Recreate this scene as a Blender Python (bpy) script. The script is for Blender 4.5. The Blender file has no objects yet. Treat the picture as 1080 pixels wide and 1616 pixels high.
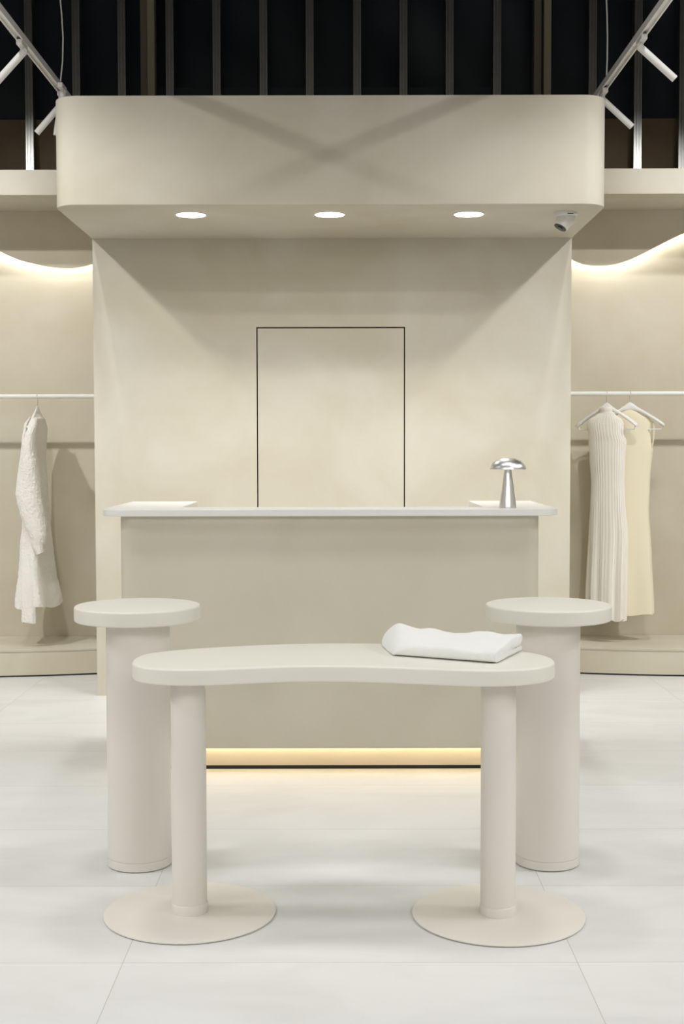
import bpy, bmesh, math, random
from mathutils import Vector, Matrix, noise
random.seed(7)
S = bpy.context.scene
COL = S.collection
PI = math.pi

# ------------------------------------------------------------------ materials
def srgb(r, g, b):
    f = lambda c: (c/255/12.92) if c/255 <= .04045 else ((c/255+.055)/1.055)**2.4
    return (f(r), f(g), f(b), 1)

def mat(name, col, rough=.6, metal=0.0, var=None, vscale=3.0, bump=0.0, bscale=60.0, spec=.5, sheen=0.0, stretch=None, dist=0.0):
    m = bpy.data.materials.new(name); m.use_nodes = True
    nt = m.node_tree; b = nt.nodes['Principled BSDF']
    b.inputs['Base Color'].default_value = col
    b.inputs['Roughness'].default_value = rough
    b.inputs['Metallic'].default_value = metal
    b.inputs['Specular IOR Level'].default_value = spec
    if sheen: b.inputs['Sheen Weight'].default_value = sheen
    tc = nt.nodes.new('ShaderNodeTexCoord'); src = tc.outputs['Object']
    if stretch:
        mp = nt.nodes.new('ShaderNodeMapping'); mp.inputs['Scale'].default_value = stretch
        nt.links.new(src, mp.inputs['Vector']); src = mp.outputs['Vector']
    if var:
        n = nt.nodes.new('ShaderNodeTexNoise'); n.inputs['Scale'].default_value = vscale
        n.inputs['Detail'].default_value = 6; n.inputs['Roughness'].default_value = .55
        n.inputs['Distortion'].default_value = dist
        nt.links.new(src, n.inputs['Vector'])
        r = nt.nodes.new('ShaderNodeValToRGB')
        r.color_ramp.elements[0].position = .32; r.color_ramp.elements[1].position = .68
        r.color_ramp.elements[0].color = col; r.color_ramp.elements[1].color = var
        nt.links.new(n.outputs['Fac'], r.inputs['Fac']); nt.links.new(r.outputs['Color'], b.inputs['Base Color'])
    if bump:
        n2 = nt.nodes.new('ShaderNodeTexNoise'); n2.inputs['Scale'].default_value = bscale
        n2.inputs['Detail'].default_value = 4
        nt.links.new(src, n2.inputs['Vector'])
        bp = nt.nodes.new('ShaderNodeBump'); bp.inputs['Strength'].default_value = bump; bp.inputs['Distance'].default_value = .004
        nt.links.new(n2.outputs['Fac'], bp.inputs['Height']); nt.links.new(bp.outputs['Normal'], b.inputs['Normal'])
    return m

def emit(name, col, strength):
    m = bpy.data.materials.new(name); m.use_nodes = True
    b = m.node_tree.nodes['Principled BSDF']
    b.inputs['Base Color'].default_value = (.8, .8, .8, 1)
    b.inputs['Emission Color'].default_value = col
    b.inputs['Emission Strength'].default_value = strength
    return m

def floor_mat():
    m = bpy.data.materials.new('floor_tiles'); m.use_nodes = True
    nt = m.node_tree; N = nt.nodes; L = nt.links; b = N['Principled BSDF']
    b.inputs['Roughness'].default_value = .42
    tc = N.new('ShaderNodeTexCoord'); sp = N.new('ShaderNodeSeparateXYZ'); L.new(tc.outputs['Object'], sp.inputs[0])
    def math_(op, a, c=None):
        n = N.new('ShaderNodeMath'); n.operation = op
        for i, v in enumerate((a, c)):
            if v is None: continue
            if isinstance(v, (int, float)): n.inputs[i].default_value = v
            else: L.new(v, n.inputs[i])
        return n.outputs[0]
    def cell(o, off, size):
        return math_('DIVIDE', math_('SUBTRACT', o, off), size)
    ux, uy = cell(sp.outputs[0], -.5265, 1.2), cell(sp.outputs[1], 3.3465, .6)
    def line(u, w):
        fr = math_('FRACT', u); d = math_('MINIMUM', fr, math_('SUBTRACT', 1.0, fr))
        return math_('LESS_THAN', d, w)
    ln = math_('MAXIMUM', line(ux, .0011/1.2), line(uy, .0011/.6))
    # a slightly different pattern offset in every tile
    cv = N.new('ShaderNodeCombineXYZ'); L.new(math_('FLOOR', ux), cv.inputs[0]); L.new(math_('FLOOR', uy), cv.inputs[1])
    wn = N.new('ShaderNodeTexWhiteNoise'); L.new(cv.outputs[0], wn.inputs['Vector'])
    vm = N.new('ShaderNodeVectorMath'); vm.operation = 'SCALE'; vm.inputs['Scale'].default_value = 7
    L.new(wn.outputs['Color'], vm.inputs[0])
    va = N.new('ShaderNodeVectorMath'); va.operation = 'ADD'; L.new(tc.outputs['Object'], va.inputs[0]); L.new(vm.outputs[0], va.inputs[1])
    n = N.new('ShaderNodeTexNoise'); n.inputs['Scale'].default_value = 2.2; n.inputs['Detail'].default_value = 8
    n.inputs['Roughness'].default_value = .62; n.inputs['Distortion'].default_value = .6
    mp = N.new('ShaderNodeMapping'); mp.inputs['Scale'].default_value = (.7, 1.6, 1); L.new(va.outputs[0], mp.inputs['Vector']); L.new(mp.outputs[0], n.inputs['Vector'])
    r = N.new('ShaderNodeValToRGB'); e = r.color_ramp.elements
    e[0].position = .30; e[0].color = FLOOR_A; e[1].position = .55; e[1].color = FLOOR_B
    L.new(n.outputs['Fac'], r.inputs['Fac'])
    mx = N.new('ShaderNodeMix'); mx.data_type = 'RGBA'
    L.new(ln, mx.inputs['Factor']); L.new(r.outputs['Color'], mx.inputs['A']); mx.inputs['B'].default_value = FLOOR_J
    L.new(mx.outputs['Result'], b.inputs['Base Color'])
    return m

FLOOR_A, FLOOR_B, FLOOR_J = (.625, .622, .605, 1), (.69, .688, .672, 1), (.46, .44, .40, 1)
M = {}
M['floor'] = floor_mat()
M['plaster'] = mat('beige_plaster', (.56, .51, .405, 1), .8, var=(.63, .595, .51, 1), vscale=1.9, bump=.05, bscale=45, spec=.2, dist=.5)
M['alcove'] = mat('alcove_plaster', (.575, .515, .395, 1), .8, var=(.645, .595, .49, 1), vscale=1.7, bump=.05, bscale=45, spec=.2, dist=.5)
M['counter'] = mat('counter_plaster', (.595, .55, .44, 1), .75, var=(.635, .59, .485, 1), vscale=2.2, bump=.05, bscale=45, spec=.25, dist=.5)
M['white_slab'] = mat('white_slab', (.78, .77, .74, 1), .3)
M['cream_paint'] = mat('cream_paint', (.775, .76, .685, 1), .42, spec=.4)
M['cream_metal'] = mat('cream_metal', (.73, .70, .635, 1), .38, spec=.5)
M['white_paint'] = mat('white_paint', (.83, .82, .79, 1), .35)
M['track_white'] = mat('track_white', (.86, .85, .82, 1), .4)
M['plinth'] = mat('plinth_laminate', (.72, .63, .49, 1), .5)
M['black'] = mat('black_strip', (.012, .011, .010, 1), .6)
M['void'] = mat('dark_gap', (.02, .018, .016, 1), .9)
M['wool'] = mat('fuzzy_white_wool', (.88, .86, .80, 1), .95, bump=.9, bscale=260, spec=.1, sheen=.5)
M['fleece'] = mat('white_fleece', (.86, .86, .835, 1), .95, bump=.5, bscale=420, spec=.1, sheen=.3)
M['rib'] = mat('ivory_rib_knit', (.87, .835, .765, 1), .9, bump=.2, bscale=300, spec=.1, sheen=.2)
M['cream'] = mat('cream_knit', (.86, .79, .60, 1), .9, bump=.2, bscale=300, spec=.1, sheen=.2)
M['plastic'] = mat('white_plastic', (.84, .83, .81, 1), .35)
M['wire'] = mat('steel_wire', (.45, .44, .42, 1), .3, metal=1)
M['alu'] = mat('brushed_aluminium', (.86, .86, .85, 1), .36, metal=1, bump=.012, bscale=40, stretch=(1, 1, 30))
M['stud'] = mat('galvanised_steel', (.38, .375, .355, 1), .30, metal=1, var=(.32, .315, .30, 1), vscale=5)
M['board'] = mat('brown_board', (.16, .115, .065, 1), .8, var=(.19, .14, .085, 1), vscale=4)
M['sheet'] = mat('dark_plastic_sheet', (.010, .014, .020, 1), .45, var=(.015, .022, .034, 1), vscale=2, spec=.3)
M['post_wood'] = mat('painted_post', (.32, .28, .20, 1), .7)
M['post_dark'] = mat('dark_post', (.17, .15, .11, 1), .7)
M['ceiling'] = mat('dark_ceiling', (.02, .021, .022, 1), .9)
M['room'] = mat('room_plaster', (.60, .555, .46, 1), .85, var=(.64, .60, .51, 1), vscale=2)
M['camera_white'] = mat('camera_shell', (.72, .71, .68, 1), .35)
M['lens'] = mat('camera_lens', (.02, .02, .02, 1), .25)
M['lens_glass'] = mat('lens_glass', (.10, .10, .10, 1), .1)
M['led'] = emit('led_diffuser', (1, .975, .90, 1), 10.5)
M['led_warm'] = emit('led_warm', (1, .84, .56, 1), 11)
M['downlight'] = emit('downlight_diffuser', (1, .97, .92, 1), 10)
M['button'] = mat('button', (.85, .78, .55, 1), .4)

# ------------------------------------------------------------------ mesh helpers
def bx(bm, x0, x1, y0, y1, z0, z1):
    v = [bm.verts.new(p) for p in ((x0,y0,z0),(x1,y0,z0),(x1,y1,z0),(x0,y1,z0),(x0,y0,z1),(x1,y0,z1),(x1,y1,z1),(x0,y1,z1))]
    for f in ((3,2,1,0),(4,5,6,7),(0,1,5,4),(1,2,6,5),(2,3,7,6),(3,0,4,7)): bm.faces.new([v[i] for i in f])

def rings(bm, rs, cap=True, close=False):
    vs = [[bm.verts.new(p) for p in r] for r in rs]
    n = len(vs[0])
    pairs = list(zip(vs, vs[1:])) + ([(vs[-1], vs[0])] if close else [])
    for a, b in pairs:
        for i in range(n):
            bm.faces.new((a[i], a[(i+1) % n], b[(i+1) % n], b[i]))
    if cap and not close:
        bm.faces.new(list(reversed(vs[0]))); bm.faces.new(vs[-1])

def lathe(bm, prof, c=(0,0,0), n=64, cap=True):
    rings(bm, [[(c[0]+r*math.cos(2*PI*i/n), c[1]+r*math.sin(2*PI*i/n), c[2]+z) for i in range(n)] for r, z in prof], cap)

def tube(bm, pts, r, n=12, close=False, cap=True):
    P = [Vector(p) for p in pts]; rs = []
    up = None
    for i, p in enumerate(P):
        if close: t = P[(i+1) % len(P)] - P[i-1]
        else: t = P[min(i+1, len(P)-1)] - P[max(i-1, 0)]
        t.normalize()
        if up is None: up = Vector((0,0,1)) if abs(t.z) < .9 else Vector((1,0,0))
        s = t.cross(up).normalized(); u = s.cross(t).normalized(); up = u
        rr = r[i] if isinstance(r, (list, tuple)) else r
        rs.append([tuple(p + s*rr*math.cos(2*PI*k/n) + u*rr*math.sin(2*PI*k/n)) for k in range(n)])
    rings(bm, rs, cap, close)

def offset(pts, d):
    out = []; n = len(pts)
    for i in range(n):
        a, b, c = Vector(pts[i-1]), Vector(pts[i]), Vector(pts[(i+1) % n])
        t = (c - a); t.normalize()
        out.append((b.x - t.y*d, b.y + t.x*d))       # inwards for a counter-clockwise outline
    return out

def prism(bm, pts, z0, z1, r=0, seg=4):
    """outline (counter-clockwise) extruded upwards with rounded top and bottom edges"""
    if r <= 0:
        rings(bm, [[(x, y, z0) for x, y in pts], [(x, y, z1) for x, y in pts]]); return
    rs = []
    for k in range(seg+1):
        a = PI/2*k/seg; o = offset(pts, r*(1-math.sin(a))); z = z0 + r*(1-math.cos(a))
        rs.append([(x, y, z) for x, y in o])
    for k in range(seg+1):
        a = PI/2*k/seg; o = offset(pts, r*(1-math.cos(a))); z = z1 - r*(1-math.sin(a))
        rs.append([(x, y, z) for x, y in o])
    rings(bm, rs)

def arc(cx, cy, r, a0, a1, n=12):
    return [(cx + r*math.cos(math.radians(a0+(a1-a0)*i/n)), cy + r*math.sin(math.radians(a0+(a1-a0)*i/n))) for i in range(n+1)]

def spline(pts, n=160):
    """closed Catmull-Rom curve resampled evenly"""
    P = [Vector(p) for p in pts]; out = []
    m = len(P)
    for i in range(m):
        a, b, c, d = P[i-1], P[i], P[(i+1) % m], P[(i+2) % m]
        for k in range(12):
            t = k/12
            out.append(.5*((2*b) + (c-a)*t + (2*a-5*b+4*c-d)*t*t + (3*b-a-3*c+d)*t**3))
    L = [0]
    for i in range(len(out)): L.append(L[-1] + (out[(i+1) % len(out)]-out[i]).length)
    res = []; j = 0
    for k in range(n):
        s = L[-1]*k/n
        while L[j+1] < s: j += 1
        t = (s-L[j])/max(L[j+1]-L[j], 1e-9)
        res.append(out[j].lerp(out[(j+1) % len(out)], t))
    return res

def interp(tab, z):
    """piecewise smooth look-up in rows (z, a, b, ...) sorted downwards"""
    if z >= tab[0][0]: return tab[0][1:]
    if z <= tab[-1][0]: return tab[-1][1:]
    for i in range(len(tab)-1):
        if tab[i][0] >= z >= tab[i+1][0]:
            p0, p1, p2, p3 = tab[max(i-1,0)], tab[i], tab[i+1], tab[min(i+2,len(tab)-1)]
            t = (z-p1[0])/(p2[0]-p1[0])
            return tuple(p1[k] + (p2[k]-p1[k])*(t*t*(3-2*t)*.5 + t*.5) for k in range(1, len(p1)))

def obj(name, bm, m, parent=None, smooth=40, bevel=0, seg=2, origin=None):
    bmesh.ops.recalc_face_normals(bm, faces=bm.faces[:])
    me = bpy.data.meshes.new(name)
    if origin: bmesh.ops.translate(bm, verts=bm.verts[:], vec=-Vector(origin))
    bm.to_mesh(me); bm.free()
    me.materials.append(M[m])
    o = bpy.data.objects.new(name, me); COL.objects.link(o)
    if origin: o.location = origin
    if smooth:
        for p in me.polygons: p.use_smooth = True
        me.set_sharp_from_angle(angle=math.radians(smooth))
    if bevel:
        md = o.modifiers.new('bevel', 'BEVEL'); md.width = bevel; md.segments = seg; md.limit_method = 'ANGLE'; md.angle_limit = math.radians(40)
        md.harden_normals = False
    if parent: o.parent = parent
    return o

def thing(name, label, cat, loc=(0,0,0), rz=0, group=None):
    o = bpy.data.objects.new(name, None); COL.objects.link(o)
    o.empty_display_size = .1
    o.location = loc; o.rotation_euler = (0,0,rz)
    return tag(o, label, cat, group)
def tag(o, label, cat, group=None):
    o['label'] = label; o['category'] = cat; o['kind'] = 'thing'
    if group: o['group'] = group
    return o
def struct(o, label=None):
    o['kind'] = 'structure'
    if label: o['label'] = label
    return o
B = bmesh.new

# ------------------------------------------------------------------ setting
HW, YW, ZS, YS, ZT = 1.301, 7.065, 2.498, 6.092, 3.001     # centre wall half width, wall front, canopy underside, canopy front, canopy top
XR, YB = 4.6, 8.22                                           # side walls, alcove back wall
b = B(); bx(b, -XR, XR, -3, 9.3, -.1, 0); struct(obj('floor', b, 'floor', smooth=0))
b = B(); bx(b, -XR-.2, XR+.2, -3, 9.5, 5.3, 5.4); struct(obj('ceiling', b, 'ceiling', smooth=0))
b = B(); bx(b, -XR-.1, -XR, -3, 9.4, 0, 5.3); struct(obj('wall_left', b, 'room', smooth=0))
b = B(); bx(b, XR, XR+.1, -3, 9.4, 0, 5.3); struct(obj('wall_right', b, 'room', smooth=0))
# dark plastic sheeting hung behind the studs
b = B(); nx, nz = 140, 50; g = []
for j in range(nz+1):
    row = []
    for i in range(nx+1):
        x = -XR + 2*XR*i/nx; z = 2.0 + 3.3*j/nz
        d = .05*noise.noise(Vector((x*1.3, z*.5, 1))) + .03*noise.noise(Vector((x*2.2+z*1.5, z*.9-x*.9, 4)))
        row.append(b.verts.new((x, 9.22+d, z)))
    g.append(row)
for j in range(nz):
    for i in range(nx): b.faces.new((g[j][i], g[j][i+1], g[j+1][i+1], g[j+1][i]))
o = obj('wall_back', b, 'sheet', smooth=80)
md = o.modifiers.new('thickness', 'SOLIDIFY'); md.thickness = .004
struct(o)
# centre wall with a flush door in it
dl, dr, dz, gp = -.410, .3934, 2.017, .0036
b = B()
bx(b, -HW, dl-gp, YW, YW+.06, 0, ZT-.02); bx(b, dr+gp, HW, YW, YW+.06, 0, ZT-.02); bx(b, dl-gp, dr+gp, YW, YW+.06, dz+gp, ZT-.02)
bx(b, -HW, -HW+.05, YW+.06, 8.30, 0, ZT-.02); bx(b, HW-.05, HW, YW+.06, 8.30, 0, ZT-.02); bx(b, -HW+.05, HW-.05, 8.2, 8.3, 0, ZT-.02)
struct(obj('wall_center', b, 'plaster', smooth=0))
b = B(); bx(b, dl-.1, dr+.1, YW+.062, YW+.075, 0, dz+.1); struct(obj('gap_shade_backing', b, 'void', smooth=0))  # dark sheet standing in for the shade inside the door gap
b = B(); bx(b, dl+gp, dr-gp, YW, YW+.045, .003, dz-gp)
struct(obj('door_1', b, 'plaster', smooth=0), 'flush plaster door outlined by a thin dark gap behind the counter')

# alcoves
for s, side in ((-1, 'left'), (1, 'right')):
    xa, xb = sorted((s*HW, s*XR))
    b = B(); bx(b, xa, xb, YB, YB+.08, 0, 2.99)
    struct(obj('wall_alcove_'+side, b, 'alcove', smooth=0))
    b = B(); bx(b, xa, xb, 7.64, YB, 2.846, 2.994); bx(b, xa, xb, YB, 8.32, 2.90, 2.994)
    o = obj('alcove_canopy', b, 'plaster', smooth=0, bevel=.003)
    tag(o, 'flat beige plaster bulkhead above the clothes rail, %s of the big canopy' % side, 'bulkhead', 'bulkheads over the alcoves')
    # wavy panel with a light strip behind its lower edge
    if s < 0: W = [(-4.6, 2.62), (-4.2, 2.74), (-3.7, 2.62), (-3.2, 2.53), (-2.8, 2.60), (-2.5, 2.68), (-2.3, 2.67), (-2.086, 2.595), (-2.028, 2.569), (-1.97, 2.546), (-1.911, 2.529), (-1.853, 2.516), (-1.794, 2.504), (-1.735, 2.4965), (-1.665, 2.493), (-1.588, 2.500), (-1.512, 2.520), (-1.42, 2.56), (-1.301, 2.62)]
    else: W = [(1.301, 2.66), (1.41, 2.585), (1.492, 2.541), (1.531, 2.523), (1.579, 2.509), (1.629, 2.503), (1.67, 2.502), (1.734, 2.506), (1.789, 2.517), (1.859, 2.540), (1.927, 2.571), (1.998, 2.607), (2.065, 2.641), (2.136, 2.676), (2.191, 2.700), (2.4, 2.75), (2.7, 2.68), (3.1, 2.53), (3.6, 2.60), (4.1, 2.73), (4.6, 2.63)]
    def wz(x):
        for i in range(len(W)-1):
            if W[i][0] <= x <= W[i+1][0]:
                p = [W[max(i-1,0)], W[i], W[i+1], W[min(i+2,len(W)-1)]]
                h = p[2][0]-p[1][0]; t = (x-p[1][0])/h
                m1 = (p[2][1]-p[0][1])/(p[2][0]-p[0][0])*h; m2 = (p[3][1]-p[1][1])/(p[3][0]-p[1][0])*h
                return (2*t**3-3*t*t+1)*p[1][1]+(t**3-2*t*t+t)*m1+(-2*t**3+3*t*t)*p[2][1]+(t**3-t*t)*m2
        return W[-1][1]
    xs = [xa + (xb-xa)*i/240 for i in range(241)]
    t = thing('wave_panel', 'wavy-edged beige panel glowing along its bottom edge in the %s alcove' % side, 'light panel', (s*2.9, 8.15, 2.6), 0, 'wavy glowing panels')
    def strip(name, m, y0, y1, f0, f1):
        b = B(); rings(b, [[(x, y0, f0(x)), (x, y1, f0(x)), (x, y1, f1(x)), (x, y0, f1(x))] for x in xs])
        o = obj(name, b, m, t, smooth=40); o.matrix_parent_inverse = Matrix.Translation(t.location).inverted(); return o
    strip('panel', 'alcove', 8.14, 8.156, wz, lambda x: 2.846)
    strip('led_strip', 'led', 8.162, 8.200, lambda x: wz(x)+.010, lambda x: wz(x)+.016)
    # platform
    t = thing('display_platform', 'low curved plaster platform under the clothes rail in the %s alcove' % side, 'platform', (s*2.9, 7.9, 0), 0, 'low platforms in the alcoves')
    def edge(d):
        P = []
        for i in range(41):
            x = 1.301 + (XR-1.301)*i/40
            y = 7.625 + .155*max(0, (2.35-x)/1.05)**2 + (.10*max(0, (x-2.5)/2.1)**2)
            P.append((s*x, y+d))
        return P
    def slab(name, m, d, z0, z1, bev=0):
        P = edge(d); poly = [(s*max(HW+.003, min(XR-.003, abs(p[0]))), p[1]) for p in P] + [(s*(XR-.003), YB-.003), (s*(HW+.003), YB-.003)]
        if s < 0: poly = poly[::-1]
        b = B(); prism(b, poly, z0, z1)
        o = obj(name, b, m, t, smooth=30, bevel=bev); o.matrix_parent_inverse = Matrix.Translation(t.location).inverted(); return o
    slab('top', 'plaster', -.004, .150, .1655, .002)
    slab('riser', 'alcove', 0, .010, .150)
    slab('toe_kick', 'black', .006, 0, .010)['label'] = 'black shadow strip at the floor'

# big canopy
R = .12
pts = [(HW, YW), (-HW, YW)] + arc(-HW+R, YS+R, R, 180, 270, 20) + arc(HW-R, YS+R, R, 270, 360, 20)
b = B(); prism(b, pts, ZS, ZT, .003, 2)
o = obj('canopy', b, 'plaster', smooth=30)
tag(o, 'big round-cornered beige plaster canopy jutting out over the service counter', 'canopy')
for i, (x, nm) in enumerate(((-.681, 'leftmost'), (-.005, 'middle'), (.672, 'rightmost'))):
    t = thing('downlight', ('%s of the three round white downlights under the canopy' % nm), 'light', (x, 6.345, ZS), 0, 'downlights under the canopy')
    b = B(); lathe(b, [(.080, 0), (.080, -.003), (.076, -.005), (.071, -.004), (.070, 0)], n=48, cap=False); obj('trim_ring', b, 'white_paint', t)
    b = B(); lathe(b, [(.0705, -.0005), (.0705, -.0035), (.060, -.004)], n=48); obj('diffuser', b, 'downlight', t)

# security camera under the canopy
t = thing('security_camera', 'small white dome security camera at the right end of the canopy underside', 'camera', (1.140, 6.315, ZS))
b = B(); lathe(b, [(.056, 0), (.056, -.012), (.052, -.018), (.047, -.020)], n=48); obj('mounting_base', b, 'camera_white', t)
b = B(); lathe(b, [(.0460, -.019), (.0455, -.030), (.0430, -.044), (.036, -.056), (.022, -.063), (.008, -.065)], n=48); sh = obj('housing', b, 'camera_white', t)
ax = Vector((-.50, -.17, -.85)).normalized(); q = ax.to_track_quat('Z', 'Y')
b = B(); lathe(b, [(.0385, 0), (.0375, .040), (.0345, .050), (.031, .052)], n=40)
bmesh.ops.transform(b, matrix=Matrix.Translation((-.004, -.006, -.030)) @ q.to_matrix().to_4x4(), verts=b.verts[:]); tr = obj('turret', b, 'camera_white', t)
b = B(); lathe(b, [(.0315, .048), (.0315, .0535), (.028, .0545)], n=40)
bmesh.ops.transform(b, matrix=Matrix.Translation((-.004, -.006, -.030)) @ q.to_matrix().to_4x4(), verts=b.verts[:]); ln = obj('lens_face', b, 'lens', tr)
ln['label'] = 'black lens ring'
b = B(); lathe(b, [(.013, .056), (.013, .060), (.009, .062)], n=24)
bmesh.ops.transform(b, matrix=Matrix.Translation((-.004, -.006, -.030)) @ q.to_matrix().to_4x4(), verts=b.verts[:]); obj('lens', b, 'lens_glass', tr)
b = B()
rings(b, [[(.0530*math.sin(a), -.0530*math.cos(a), z) for z in (-.0125, -.0165)] + [(.0575*math.sin(a), -.0575*math.cos(a), z) for z in (-.0165, -.0125)] for a in [math.radians(-2+30*k/8) for k in range(9)]])
obj('badge', b, 'lens', t)

# ------------------------------------------------------------------ studs behind
SX = [-2.423, -2.098, -1.772, -1.458, -1.128, -.806, -.484, -.166, .160, .478, .795, 1.121, 1.778, 2.091, 2.382]
NM = ['out past the left edge', 'seen between the sloping track and the left edge', 'just right of the left hanging cord', 'third from the left above the canopy', 'just right of the paired posts at left', 'between the left downlight and the paired posts', 'above the gap between left and middle downlight', 'just left of the canopy centre', 'just right of the canopy centre', 'above the gap between middle and right downlight', 'above the right downlight', 'just left of the paired posts at right', 'seen behind the right track lights', 'at the right edge of the picture', 'past']
LAB = {1: 'grey metal stud crossing behind the left track light, shiny at its foot',
 2: 'dark metal stud standing just right of the cord on the left',
 3: 'dark metal stud just left of the left pair of posts',
 4: 'dark metal stud just right of the left pair of posts',
 5: 'dark metal stud above the canopy, above and right of the left downlight',
 6: 'dark metal stud above the canopy, second one left of its middle',
 7: 'dark metal stud above the canopy, nearest left of its middle',
 8: 'dark metal stud above the canopy, nearest right of its middle',
 9: 'dark metal stud above the canopy, second one right of its middle',
 10: 'dark metal stud above the canopy, second one left of the right post pair',
 11: 'dark metal stud just left of the right pair of posts',
 12: 'grey metal stud between the right cord and the brown board, behind the track',
 13: 'grey metal stud behind the right track light, shiny at its foot',
 14: 'grey metal stud at the right picture edge, shiny at its foot'}
# positions of the fourteen studs in view, in order
SX = [-2.098, -1.772, -1.458, -1.128, -.806, -.484, -.166, .160, .478, .795, 1.121, 1.778, 2.091, 2.400]
def stud_bm():
    b = B(); w = .0265
    prof = [(-w, .075), (-w, 0), (-w*.62, 0), (-w*.55, .003), (-w*.30, .003), (-w*.22, 0), (w*.22, 0), (w*.30, .003), (w*.55, .003), (w*.62, 0), (w, 0), (w, .075)]
    rings(b, [[(x, y, z) for x, y in prof] for z in (0, 5.295)])
    return b
st = None
for i, x in enumerate(SX):
    if st is None:
        st = obj('metal_stud', stud_bm(), 'stud', smooth=0); o = st
    else:
        o = st.copy(); COL.objects.link(o)
    o.location = (x, 9.0, 0)
    tag(o, LAB[i+1], 'stud', 'metal studs behind the shop')
for s, x0, nm in ((-1, -1.3275, 'left'), (1, 1.376, 'right')):
    b = B(); bx(b, x0-.001, x0+.049, 9.0, 9.085, 0, 5.295)
    tag(obj('dark_post', b, 'post_dark', smooth=0, bevel=.002), 'dark olive post, left one of the %s pair of posts above the canopy' % nm, 'post', 'paired posts')
    d = .0525 if s < 0 else .061
    b = B(); bx(b, x0+d, x0+d+.049, 8.96, 9.05, 0, 5.295)
    tag(obj('tan_post', b, 'post_wood', smooth=0, bevel=.002), 'lighter tan post, right one of the %s pair of posts above the canopy' % nm, 'post', 'paired posts')
for s, side in ((-1, 'left'), (1, 'right')):
    xa, xb = sorted((s*1.30, s*XR))
    b = B(); bx(b, xa, xb, 9.09, 9.11, 0, 3.648)
    tag(obj('brown_board', b, 'board', smooth=0), 'brown board behind the metal studs on the %s, above the bulkhead' % side, 'board', 'brown boards')
b = B(); bx(b, -1.29, 1.29, 9.085, 9.105, 3.80, 3.865)
for k in range(26): bx(b, -1.25+k*.1-.008, -1.25+k*.1+.008, 9.083, 9.0851, 3.825, 3.84)
tag(obj('perforated_rail', b, 'sheet', smooth=0), 'dark perforated cross rail behind the studs just above the canopy', 'rail')

# ------------------------------------------------------------------ ceiling tracks, cords, spot heads
def spot_head(x, y, z, d, label, L=.215, r=.0175):
    """pivot point under the track, direction of the cylinder"""
    t = thing('track_spotlight', label, 'spotlight', (x, y, z), 0, 'white cylinder spotlights')
    b = B(); bx(b, -.015, .015, -.055, .055, .004, .030); obj('adapter', b, 'track_white', t, smooth=0, bevel=.004)
    b = B(); tube(b, [(0, 0, .006), (0, 0, -.012), tuple(Vector((0,0,-.012))+Vector(d)*.01 + Vector((0,0,-.012)))], .008, 12); obj('pivot', b, 'track_white', t)
    d = Vector(d).normalized(); q = d.to_track_quat('Z', 'Y').to_matrix().to_4x4()
    b = B(); lathe(b, [(r-.002, -.02), (r, -.018), (r, L-.002), (r-.001, L), (r-.004, L), (r-.004, L-.02)], n=32)
    bmesh.ops.transform(b, matrix=Matrix.Translation((0, 0, -.026)) @ q, verts=b.verts[:]); obj('cylinder', b, 'track_white', t)
    return t
TZ = 3.318
for s, side in ((-1, 'left'), (1, 'right')):
    x = s*1.49
    b = B(); w = .018
    prof = [(-w, .034), (-w, 0), (-w+.007, 0), (-w+.007, .014), (w-.007, .014), (w-.007, 0), (w, 0), (w, .034)]
    rings(b, [[(x+px, y, TZ+pz) for px, pz in prof] for y in (1.2, 7.62)])
    tag(obj('lighting_track', b, 'track_white', smooth=0), 'white lighting track running up out of the picture at top %s' % side, 'lighting track', 'lighting tracks')
    yc = 7.15; xc = -1.476 if s < 0 else 1.492
    pts = [(xc + (.014*math.sin(k*.75+.5) if s < 0 else .012*math.sin(k*.55+.8)) + (x-xc)*max(0, 1-k/3)**2, yc, TZ+.034 + 1.98*k/16 - .001) for k in range(17)]
    b = B(); tube(b, pts, .0042, 8); obj_c = obj('power_cord', b, 'track_white', smooth=80)
    tag(obj_c, 'thin pale cord hanging down to the lighting track at top %s' % side, 'cord', 'power cords')
spot_head(-1.49, 6.33, 3.29, (-.68, 0, -.73), 'nearer white spotlight on the left track, cut by the picture edge')
spot_head(-1.49, 7.22, 3.29, (-.66, 0, -.75), 'white spotlight at the far end of the left track, pointing down left')
spot_head(-1.455, 7.06, 3.29, (-.15, 0, -.98), 'white spotlight hidden behind the canopy top left corner, only its tip showing')
spot_head(1.49, 6.27, 3.29, (.745, 0, -.667), 'nearer white spotlight on the right track, pointing down right')
spot_head(1.49, 7.18, 3.29, (.74, 0, -.675), 'white spotlight at the far end of the right track beside the canopy')

# ------------------------------------------------------------------ counter
t = thing('service_counter', 'beige plaster service counter with a white top and a glowing plinth', 'counter', (0, 5.3, 0))
def ch(o): o.matrix_parent_inverse = Matrix.Translation(t.location).inverted(); return o
F, RB = 5.26, 6.13
r = .11
pts = [(.948, RB), (.655, RB), (.655, 5.496), (-.634, 5.496), (-.634, RB), (-.942, RB)] + arc(-.942+r, F+r, r, 180, 270, 14) + arc(.948-r, F+r, r, 270, 360, 14)
b = B(); prism(b, pts, 1.0815, 1.109); ch(obj('countertop', b, 'white_slab', t, smooth=30, bevel=.0025))
r = .06; F2 = 5.31
pts = [(.871, RB-.04), (.70, RB-.04), (.70, 5.46), (-.69, 5.46), (-.69, RB-.04), (-.8687, RB-.04)] + arc(-.8687+r, F2+r, r, 180, 270, 12) + arc(.871-r, F2+r, r, 270, 360, 12)
b = B(); prism(b, pts, .1135, 1.0815); ch(obj('body', b, 'counter', t, smooth=30))
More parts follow.
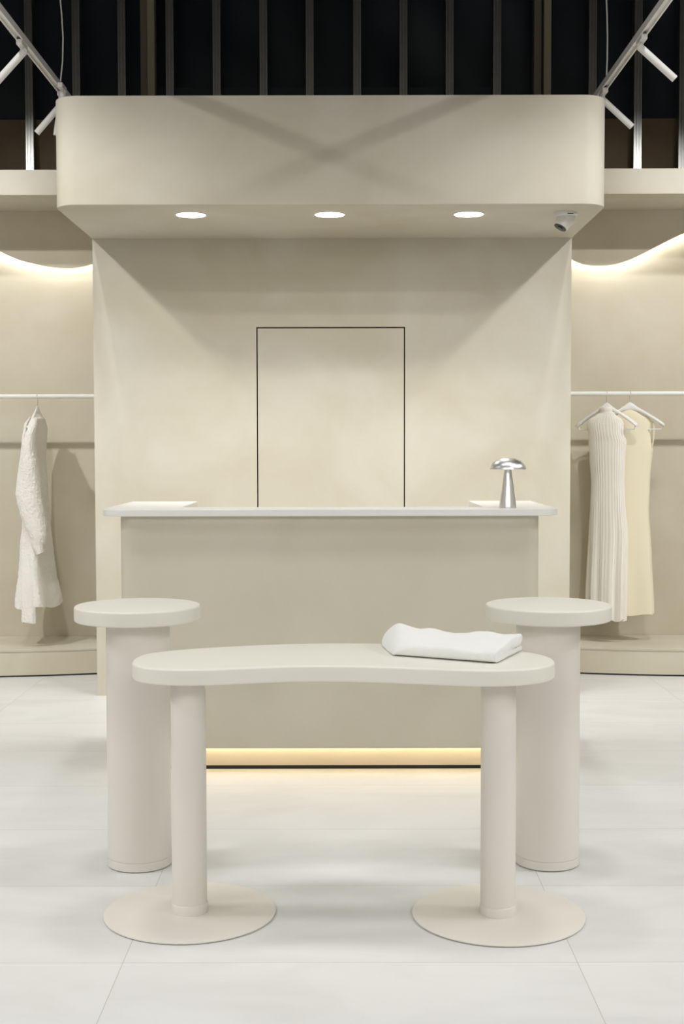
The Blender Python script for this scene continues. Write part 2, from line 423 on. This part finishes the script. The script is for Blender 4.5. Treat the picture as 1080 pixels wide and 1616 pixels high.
pts = [(.83, RB-.06), (.72, RB-.06), (.72, 5.45), (-.71, 5.45), (-.71, RB-.06), (-.83, RB-.06), (-.83, 5.42), (.83, 5.42)]
b = B(); prism(b, pts, .016, .1135); ch(obj('plinth', b, 'plinth', t, smooth=0))
b = B(); prism(b, [(p[0]*.999, p[1]+.004) for p in pts], 0, .016); ch(obj('base_strip', b, 'black', t, smooth=0))['label'] = 'black strip at the floor'
b = B(); bx(b, -.84, .845, 5.395, 5.407, .107, .1132); ch(obj('led_strip', b, 'led_warm', t, smooth=0))['label'] = 'warm light strip under the body'

# mushroom lamp
t = thing('mushroom_lamp', 'silver mushroom-shaped table lamp on the right end of the counter', 'lamp', (.745, 5.385, 1.109))
b = B(); lathe(b, [(.0345, 0), (.036, .001), (.0362, .004)] + [(.0362+(.0155-.0362)*k/10, .004+.150*k/10) for k in range(1, 11)] + [(.0150, .162)], n=64); obj('stem', b, 'alu', t)
pr = [(.012, .1605), (.068, .1605), (.0735, .1600), (.0748, .1615)]
for k in range(1, 15):
    a = PI/2*k/14; pr.append((.0748*math.cos(a)**.9 if k < 14 else .001, .1615 + .0475*math.sin(a)))
b = B(); lathe(b, pr, n=64); obj('shade', b, 'alu', t)

# ------------------------------------------------------------------ pedestals
def pedestal(x, y, label):
    t = thing('pedestal_table', label, 'pedestal', (x, y, 0), 0, 'round pedestals beside the table')
    n = 96
    b = B(); prism(b, [(.2030*math.cos(2*PI*i/n), .2030*math.sin(2*PI*i/n)) for i in range(n)], .802, .8505, .007, 5); obj('round_top', b, 'cream_paint', t)
    b = B(); lathe(b, [(.100, .029), (.1030, .0305), (.1030, .802)], n=n); obj('column', b, 'cream_metal', t)
    b = B(); lathe(b, [(.096, 0), (.096, .003), (.1035, .003), (.1045, .004), (.1045, .0285), (.1035, .0295), (.096, .0295)], n=n); obj('base_ring', b, 'cream_metal', t)
    return t
pedestal(-.6105, 4.170, 'tall round cream pedestal standing behind the left leg of the low table')
pedestal(.7240, 4.175, 'tall round cream pedestal standing behind the right leg, past the folded sweater')

# ------------------------------------------------------------------ kidney table
KT = [(-.552, 3.69), (-.550, 3.765), (-.532, 3.828), (-.500, 3.862), (-.463, 3.891), (-.411, 3.920), (-.350, 3.948), (-.270, 3.976), (-.190, 4.000), (-.100, 4.020), (0, 4.029), (.080, 4.028), (.175, 4.018), (.300, 3.995), (.430, 3.957), (.530, 3.908), (.605, 3.852), (.644, 3.800), (.664, 3.735), (.666, 3.680), (.654, 3.632), (.630, 3.594), (.595, 3.562), (.548, 3.538), (.494, 3.526), (.437, 3.526), (.368, 3.538), (.287, 3.557), (.200, 3.579), (.112, 3.597), (.030, 3.606), (-.050, 3.605), (-.130, 3.595), (-.210, 3.575), (-.300, 3.553), (-.367, 3.545), (-.426, 3.549), (-.475, 3.566), (-.512, 3.592), (-.538, 3.630)]
ol = spline(KT, 200)
for _ in range(6): ol = [(ol[i-1] + ol[i]*2 + ol[(i+1) % 200])/4 for i in range(200)]
ol = [(p.x, p.y) for p in ol][::-1]
t = thing('kidney_table', 'low cream kidney-shaped display table on two round legs, in front', 'table', (.05, 3.7, 0))
def ch(o, P=None): o.matrix_parent_inverse = Matrix.Translation((P or t).location).inverted(); return o
b = B(); prism(b, ol, .6985, .7455, .007, 5); ch(obj('tabletop', b, 'cream_paint', t))
for x, y in ((-.3924, 3.715), (.5062, 3.694)):
    b = B(); lathe(b, [(.0508, .030), (.0508, .6985)], (x-.001, y, 0), 64); lg = ch(obj('leg', b, 'cream_metal', t))
    b = B(); lathe(b, [(.0522, .006), (.0532, .007), (.0532, .033), (.0522, .0345), (.0505, .035)], (x-.0005, y, 0), 64)
    obj('collar', b, 'cream_metal', lg)
    b = B(); lathe(b, [(.243, 0), (.243, .002), (.2485, .002), (.2500, .0035), (.2495, .0062), (.246, .007)], (x, y, 0), 128); ch(obj('base_plate', b, 'cream_metal', t))

# folded sweater: one thick layer folded over at the front edge
def sweater():
    A, Bp, C, D = Vector((.202, 3.772)), Vector((.492, 3.622)), Vector((.600, 3.862)), Vector((.172, 3.985))   # front left, front right, back right, back left
    b = B(); NU, rs = 44, []
    for i in range(NU+1):
        u = i/NU
        f0, f1 = A.lerp(Bp, u), D.lerp(C, u)
        e = min(1, math.sin(PI*min(max(u, 0.0), 1.0))*3.2) if u < .5 else 1
        e = (1-(1-min(u/.16, 1))**2)**.5 if u < .16 else 1
        depth = (f1-f0).length; dr = (f1-f0)/depth
        bulk = 1.0
        lowt = .016
        # cross-section: s along depth, h height
        top = lambda s: (.034 + .016*min(1, s/.7)**.8 + .021*math.exp(-((u-.13)/.11)**2)*s**1.3 + .008*math.exp(-((u-.37)/.07)**2)*s**2 - .004*math.exp(-((u-.52)/.10)**2)*s + .006*math.exp(-((u-.74)/.07)**2)*s**2 - .003*math.exp(-((u-.86)/.04)**2)*s + .003*math.exp(-((u-.97)/.05)**2)*s)
        sec = []
        n1 = 14
        for k in range(n1+1):                      # bottom, back to front
            s = 1-k/n1*.95; sec.append((s, 0.0015))
        for k in range(1, 8):                      # front fold
            a = -PI/2 + PI*k/8; hh = top(.06)*.5
            sec.append((.05 - .065*math.cos(a), hh + hh*math.sin(a)*.97))
        for k in range(n1+1):                      # top, front to back
            s = .05+.95*k/n1; sec.append((s, top(s)))
        hb = top(1)
        sec.append((1.035, hb*.84)); sec.append((1.03, hb*.56)); sec.append((.99, hb*.47))
        for s in (.8, .5, .22, .13): sec.append((s, .020 + (hb*.42-.020)*max(0, s-.13)/.9))   # slit under the top flap
        for s in (.22, .5, .8): sec.append((s, .0165 + (hb*.36-.0165)*max(0, s-.13)/.9))
        sec.append((.98, hb*.38)); sec.append((1.02, hb*.28)); sec.append((1.03, hb*.14)); sec.append((1.01, .003))
        ring = []
        for s, h in sec:
            m = hb*.5
            hh = .0015 + h*e if u < .16 else .0015 + h
            p = f0 + dr*depth*s
            sh = 0
            if u < .16: sh = 0
            ax_ = (Bp-A).normalized()
            wob = .004*noise.noise(Vector((u*9, s*3, 1)))
            q = p + ax_*(wob if u > .9 else 0)
            d = (.0045*noise.noise(Vector((p.x*13, p.y*15, h*25))) + .002*noise.noise(Vector((p.x*34, p.y*30, h*50)))) if h > .01 else 0
            ring.append((q.x, q.y, .7455 + max(hh + d, .0012)))
        rs.append(ring)
    rings(b, rs)
    o = obj('folded_sweater', b, 'fleece', smooth=180, origin=(.37, 3.79, .7455))
    md = o.modifiers.new('sub', 'SUBSURF'); md.levels = md.render_levels = 2
    tag(o, 'soft white folded sweater lying on the right half of the kidney table', 'sweater')
sweater()

# ------------------------------------------------------------------ clothes rails
RZ = {-1: 1.683, 1: 1.693}
for s, side in ((-1, 'left'), (1, 'right')):
    z = RZ[s]
    t = thing('clothes_rail', 'long thin white clothes rail spanning the %s alcove' % side, 'clothes rail', (s*2.9, 7.92, z), 0, 'clothes rails')
    b = B(); tube(b, [(s*(HW+.004), 7.92, z), (s*XR-s*.004, 7.92, z)], .0135, 24); o = obj('bar', b, 'white_paint', t); o.matrix_parent_inverse = Matrix.Translation(t.location).inverted()
    for xx in (HW, XR-.008):
        b = B(); tube(b, [(s*xx, 7.92, z), (s*(xx+.008), 7.92, z)], .03, 24); o = obj('flange', b, 'white_paint', t); o.matrix_parent_inverse = Matrix.Translation(t.location).inverted()

def hanger(x, y, rz, zr, yaw, drop, label, half=.2, thick=1.0):
    """hub sits `drop` below the rail centre; shoulders run along local x"""
    t = thing('clothes_hanger', label, 'hanger', (x, y, zr), yaw, 'white hangers on the rails')
    z0 = -drop
    # hook in the plane across the rail
    P = [(0, 0, z0+.004), (0, .002, z0+.022), (0, .010, z0+.036)]
    rr = .0155
    for k in range(13):
        a = math.radians(-60 + 240*k/12)
        P.append((0, rr*math.cos(a), rr*math.sin(a)))
    # turn the hook so it always crosses the rail, whatever way the shoulders face
    c, s_ = math.cos(-yaw), math.sin(-yaw)
    P = [(c*px - s_*py, s_*px + c*py, pz) for px, py, pz in P]
    b = B(); tube(b, P, .0016, 8); hk = obj('hook', b, 'wire', t); hk['label'] = 'thin metal wire hook'
    b = B(); rs = []
    N = 28
    for k in range(N+1):
        u = -1 + 2*k/N; a = abs(u)
        zc = z0 - .010 - .118*(a**1.25)
        w = .010 + .012*a                      # half thickness across
        h = .015*math.exp(-(a/.17)**2) + .0110 + .002*a
        if a > .985: w *= .75; h *= .8
        rs.append([(u*half, w*thick*math.cos(2*PI*i/12), zc + h*math.sin(2*PI*i/12)) for i in range(12)])
    rings(b, rs); obj('shoulders', b, 'plastic', t, smooth=60)
    b = B(); zz = z0-.150
    tube(b, [(-half*.93, 0, z0-.128), (-half*.9, 0, zz), (half*.9, 0, zz), (half*.93, 0, z0-.128)], .0032, 8); obj('bottom_bar', b, 'plastic', t)
    return t

def loft(name, m, parent, tab, z1, z0, ynum, yaw=0.0, nz=70, n=72, rib=0, riba=0.0, fold=None, ynoise=0.0, hem=None, sup=2.3, fuzz=0.0):
    """tab rows: z, x_left, x_right, y_centre, half depth; world coordinates"""
    b = B(); rs = []
    for j in range(nz+1):
        z = z1 + (z0-z1)*j/nz
        xl, xr, yc, hd = interp(tab, z)
        cx, a = (xl+xr)/2, (xr-xl)/2
        ring = []
        for i in range(n):
            th = 2*PI*i/n
            c, s = math.cos(th), math.sin(th)
            c2 = math.copysign(abs(c)**(2/sup), c); s2 = math.copysign(abs(s)**(2/sup), s)
            k = 1 + (riba/max(a, .02))*math.cos(rib*th) if rib else 1.0
            if fold: k += fold(th, z)/max(a, .02)
            lx, ly = a*c2*k, hd*s2*k
            if ynoise:
                d = ynoise*noise.noise(Vector((th*2.2, z*9, 3)))+ynoise*.7*noise.noise(Vector((c*9, s*9, z*40)))
                lx += d*c; ly += d*s
            if fuzz:
                d = fuzz*.45*noise.noise(Vector((lx*110, ly*110, z*110))) + fuzz*.45*noise.noise(Vector((lx*230, ly*230, z*230)))
                lx += d*c; ly += d*s
            sh = math.tan(yaw)*lx
            zz = z
            if hem and j > nz*.9:
                zz += hem(th)*((j/nz-.9)/.1)
            ring.append((cx+lx, yc+ly+sh, zz))
        rs.append(ring)
    rings(b, rs)
    return obj(name, b, m, parent, smooth=70)

# fuzzy white coat on the left rail, seen from its side
hanger(-1.812, 7.92, 0, RZ[-1], math.radians(87), .070, 'white hanger under the white coat on the left rail', half=.19, thick=.5)
t = thing('fuzzy_coat', 'long fuzzy white coat hanging sideways from the left clothes rail', 'coat', (-1.81, 7.92, .4))
def pt(o): o.matrix_parent_inverse = Matrix.Translation(t.location).inverted(); return o
body = [(1.556, -1.806, -1.784, 7.92, .040), (1.545, -1.812, -1.780, 7.92, .10), (1.500, -1.826, -1.780, 7.92, .175), (1.425, -1.845, -1.782, 7.925, .195), (1.388, -1.856, -1.785, 7.925, .20), (1.30, -1.874, -1.79, 7.93, .20), (1.09, -1.888, -1.775, 7.93, .20), (.95, -1.894, -1.765, 7.93, .205), (.75, -1.908, -1.748, 7.93, .215), (.60, -1.922, -1.729, 7.93, .22), (.43, -1.942, -1.698, 7.93, .235), (.405, -1.945, -1.693, 7.93, .235)]
pt(loft('body', 'wool', t, body, 1.556, .407, 0, nz=300, n=200, ynoise=.004, fuzz=.004, fold=lambda th, z: .010*math.sin(5*th+1)*max(0, min(1, (.95-z)/.5)), hem=lambda th: .010*math.sin(4*th)))
lap = [(1.556, -1.832, -1.824, 7.80, .012), (1.507, -1.858, -1.838, 7.77, .016), (1.425, -1.869, -1.846, 7.76, .02), (1.30, -1.881, -1.852, 7.76, .03), (1.15, -1.889, -1.862, 7.77, .03), (1.05, -1.890, -1.868, 7.79, .03)]
pt(loft('collar', 'wool', t, lap, 1.556, 1.05, 0, nz=120, n=40, ynoise=.002, fuzz=.003))
slv = [(1.551, -1.801, -1.781, 7.79, .02), (1.540, -1.806, -1.775, 7.775, .035), (1.500, -1.818, -1.771, 7.745, .05), (1.447, -1.838, -1.776, 7.715, .055), (1.379, -1.852, -1.777, 7.705, .06), (1.265, -1.872, -1.763, 7.70, .062), (1.16, -1.888, -1.750, 7.70, .062), (1.092, -1.896, -1.744, 7.70, .062), (1.05, -1.889, -1.737, 7.70, .062), (.979, -1.872, -1.727, 7.70, .06), (.900, -1.845, -1.715, 7.70, .056), (.845, -1.818, -1.714, 7.70, .05), (.812, -1.801, -1.722, 7.70, .042), (.795, -1.799, -1.730, 7.70, .038)]
sl = pt(loft('sleeve', 'wool', t, slv, 1.551, .795, 0, nz=260, n=110, ynoise=.0035, fuzz=.0045))
cf = [(.800, -1.798, -1.731, 7.70, .036), (.775, -1.794, -1.733, 7.70, .036), (.737, -1.775, -1.731, 7.70, .032)]
loft('cuff', 'wool', sl, cf, .800, .738, 0, nz=30, n=64, rib=16, riba=.0012, fuzz=.003, hem=lambda th: .010*math.cos(th))
fp = [(.75, -1.880, -1.80, 7.742, .012), (.50, -1.874, -1.790, 7.710, .016), (.34, -1.870, -1.787, 7.700, .018), (.32, -1.869, -1.786, 7.70, .018)]
pt(loft('front_panel', 'wool', t, fp, .75, .321, 0, nz=120, n=80, ynoise=.003, fuzz=.0035, hem=lambda th: .005*math.sin(2*th)))
b = B(); lathe(b, [(.001, 0), (.006, .0005), (.006, .0025), (.001, .003)], n=16)
bmesh.ops.transform(b, matrix=Matrix.Translation((-1.832, 7.735, 1.495)) @ Matrix.Rotation(math.radians(90), 4, 'X'), verts=b.verts[:]); pt(obj('button', b, 'button', t))

# ribbed ivory dress
Y1 = 7.905
hanger(1.672, 7.92, 0, RZ[1], math.radians(-38), .070, 'white hanger holding the ribbed ivory dress', half=.203)
t = thing('ribbed_dress', 'long sleeveless ivory dress with vertical ribs, nearest the wall edge on the right rail', 'dress', (1.67, 7.92, .31))
d1 = [(1.578, 1.634, 1.700, Y1, .034), (1.560, 1.612, 1.716, Y1, .040), (1.535, 1.572, 1.748, Y1, .042), (1.505, 1.561, 1.758, Y1, .045), (1.45, 1.573, 1.756, Y1, .050), (1.40, 1.574, 1.774, Y1, .052), (1.30, 1.580, 1.768, Y1, .052), (1.15, 1.590, 1.766, Y1, .050), (1.00, 1.587, 1.773, Y1, .052), (.83, 1.584, 1.785, Y1, .055), (.54, 1.577, 1.777, Y1, .058), (.31, 1.574, 1.774, Y1, .060)]
TY = math.radians(-32)
pt(loft('body', 'rib', t, d1, 1.578, .312, 0, yaw=TY, nz=110, n=240, rib=40, riba=.0016, fold=lambda th, z: (.010*math.sin(7*th+.8)+.005*math.sin(13*th+2))*max(0, min(1, (1.1-z)/.6)), hem=lambda th: .008*math.sin(7*th)))
b = B(); P = []
for k in range(36):
    a = 2*PI*k/36
    P.append((1.757 + .008*math.cos(a) - .004*math.sin(a), 7.850 + .024*math.cos(a), 1.450 + .062*math.sin(a)))
tube(b, P, .0045, 8, close=True); pt(obj('armhole_trim', b, 'rib', t))
nk = [(1.612, 1.636, 1.690, Y1+.004, .030), (1.607, 1.630, 1.694, Y1+.004, .034), (1.595, 1.628, 1.697, Y1+.003, .036), (1.582, 1.632, 1.698, Y1+.002, .036), (1.572, 1.630, 1.702, Y1, .038)]
nb = pt(loft('neckband', 'rib', t, nk, 1.612, 1.572, 0, yaw=TY, nz=12, n=120, rib=40, riba=.0006, fold=None))
# cream dress
Y2 = 7.945
hanger(1.815, 7.92, 0, RZ[1], math.radians(-16), .068, 'white hanger holding the plain cream dress', half=.206)
t = thing('cream_dress', 'plain cream yellow sleeveless long dress behind the ribbed dress', 'dress', (1.82, 7.92, .33))
d2 = [(1.590, 1.765, 1.862, Y2, .032), (1.572, 1.742, 1.885, Y2, .038), (1.545, 1.705, 1.938, Y2, .042), (1.520, 1.697, 1.950, Y2, .044), (1.46, 1.705, 1.935, Y2, .048), (1.41, 1.702, 1.944, Y2, .050), (1.35, 1.694, 1.955, Y2, .052), (1.19, 1.700, 1.940, Y2, .050), (1.0, 1.700, 1.938, Y2, .050), (.71, 1.692, 1.954, Y2, .055), (.335, 1.678, 1.968, Y2, .060)]
T2 = math.radians(-14)
pt(loft('body', 'cream', t, d2, 1.590, .337, 0, yaw=T2, nz=90, n=160, rib=64, riba=.0004, fold=lambda th, z: (.020*math.sin(5*th-.6))*max(0, min(1, (1.15-z)/.7)), hem=lambda th: .006*math.sin(5*th)))
nk = [(1.618, 1.771, 1.850, Y2, .026), (1.605, 1.767, 1.855, Y2, .030), (1.585, 1.766, 1.862, Y2, .033)]
pt(loft('neckband', 'cream', t, nk, 1.618, 1.585, 0, yaw=T2, nz=8, n=80, rib=30, riba=.0005))
b = B(); P = []
for k in range(36):
    a = 2*PI*k/36
    P.append((1.9435 + .009*math.cos(a) + .004*math.sin(a), 7.895 + .026*math.cos(a)*-.5, 1.440 + .078*math.sin(a)))
tube(b, P, .0042, 8, close=True); pt(obj('armhole_trim', b, 'cream', t))

# ------------------------------------------------------------------ lights
def spot(name, loc, tgt, power, size=90, blend=.9, rad=.03, col=(1, 1, .985)):
    l = bpy.data.lights.new(name, 'SPOT'); l.energy = power; l.spot_size = math.radians(size); l.spot_blend = blend
    l.shadow_soft_size = rad; l.color = col
    o = bpy.data.objects.new(name, l); COL.objects.link(o); o.location = loc
    o.rotation_euler = (Vector(tgt)-Vector(loc)).to_track_quat('-Z', 'Y').to_euler()
    return o
for x in (-.681, -.005, .672):
    spot('downlight_beam', (x, 6.345, 2.488), (x, 6.345, 0), 60, 110, 1, rad=.06)
for s in (-1, 1):
    for y in (3.2, 4.3, 5.2):                                   # heads along the two visible tracks
        spot('track_and_fill_beam', (s*1.49, y, 3.20), (s*.6, 7.0, 1.0), 9, 58, 1)
    for y in (3.4, 4.2, 5.0):                                   # heads on the next tracks outwards
        spot('track_and_fill_beam', (s*2.15, y, 3.30), (s*.35, 7.0, 1.35), 44, 52, 1)
    for y in (3.6, 4.6):                                        # heads on the outermost tracks
        spot('track_and_fill_beam', (s*3.6, y, 4.20), (s*-.25, 6.2, 2.7), 62, 40, 1)
    spot('track_and_fill_beam', (s*1.66, 6.33, 3.12), (s*2.5, 6.5, 2.2), 41.9, 120)
    spot('track_and_fill_beam', (s*3.05, 5.0, 4.15), (s*2.25, 7.64, 3.02), 205, 32.5, 1, rad=.04)
    spot('ceiling_and_fill_beam', (s*3.5, 4.9, 4.7), (s*2.0, 8.1, .6), 400, 60, 1, rad=.08)
    spot('ceiling_and_fill_beam', (s*1.7, 4.9, 4.7), (s*2.25, 8.1, .6), 130, 54, 1, rad=.05)
    for y in (-2.4, -1.2):                                      # unseen fill lamps added behind the camera to brighten the counter
        spot('track_and_fill_beam', (s*1.49, y, 3.25), (s*.6, 5.3, .25), 55, 42, 1, rad=.25)
        spot('track_and_fill_beam', (s*3.2, y, 3.26), (s*.2, 5.3, .25), 64.2, 42, 1, rad=.25)
    for y in (1.5, 3.6):                                        # unseen side fill lamps added to soften shadows under the table
        spot('track_and_fill_beam', (s*4.2, y, 3.4), (s*1.5, y+.2, 0), 230, 75, 1, rad=.4)
    spot('track_and_fill_beam', (s*4.2, 5.4, 3.4), (s*1.9, 6.0, 0), 149.7, 75, 1, rad=.15)  # further added side fill, towards the rear floor
    spot('ceiling_and_fill_beam', (s*2.6, 6.6, 4.7), (s*2.2, 6.9, 0), 15.4, 50, 1, rad=.1)  # unseen overhead fill added for the rear floor and platform
    for x in (.8, 2.6):  # grid of unseen overhead fill lamps added to brighten floor and tabletops
        spot('ceiling_and_fill_beam', (s*x, .2, 4.7), (s*x, .2, 0), 54.7, 85, 1, rad=.25)
        spot('ceiling_and_fill_beam', (s*x, 2.2, 4.7), (s*x, 2.2, 0), 24.9, 85, 1, rad=.25)
        spot('ceiling_and_fill_beam', (s*x, 4.2, 4.7), (s*x, 4.2, 0), 142.2, 80, 1, rad=.25)
w = bpy.data.worlds.new('world'); S.world = w; w.use_nodes = True
bg = w.node_tree.nodes['Background']; bg.inputs[0].default_value = (1, .97, .92, 1); bg.inputs[1].default_value = .66

# ------------------------------------------------------------------ camera
f, tilt, roll, yaw, cx, h = 2037.38, .04779, .00194, -.00087, .05743, 1.35024
cy, sy, ct, stl = math.cos(yaw), math.sin(yaw), math.cos(tilt), math.sin(tilt)
Fw = Vector((sy*ct, cy*ct, -stl)); R0 = Vector((cy, -sy, 0)); U0 = Vector((sy*stl, cy*stl, ct))
cr, sr = math.cos(roll), math.sin(roll)
Rt, Up = R0*cr - U0*sr, R0*sr + U0*cr
cam = bpy.data.cameras.new('camera'); cam.sensor_width = 36; cam.sensor_fit = 'AUTO'; cam.lens = f/1616*36
co = bpy.data.objects.new('camera', cam); COL.objects.link(co)
mt = Matrix((Rt, Up, -Fw)).transposed().to_4x4(); mt.translation = (cx, 0, h); co.matrix_world = mt
S.camera = co
S.view_settings.view_transform = 'Standard'; S.view_settings.look = 'None'; S.view_settings.gamma = 1
S.view_settings.use_curve_mapping = False
S.view_settings.exposure = 0
S.cycles.use_denoising = True
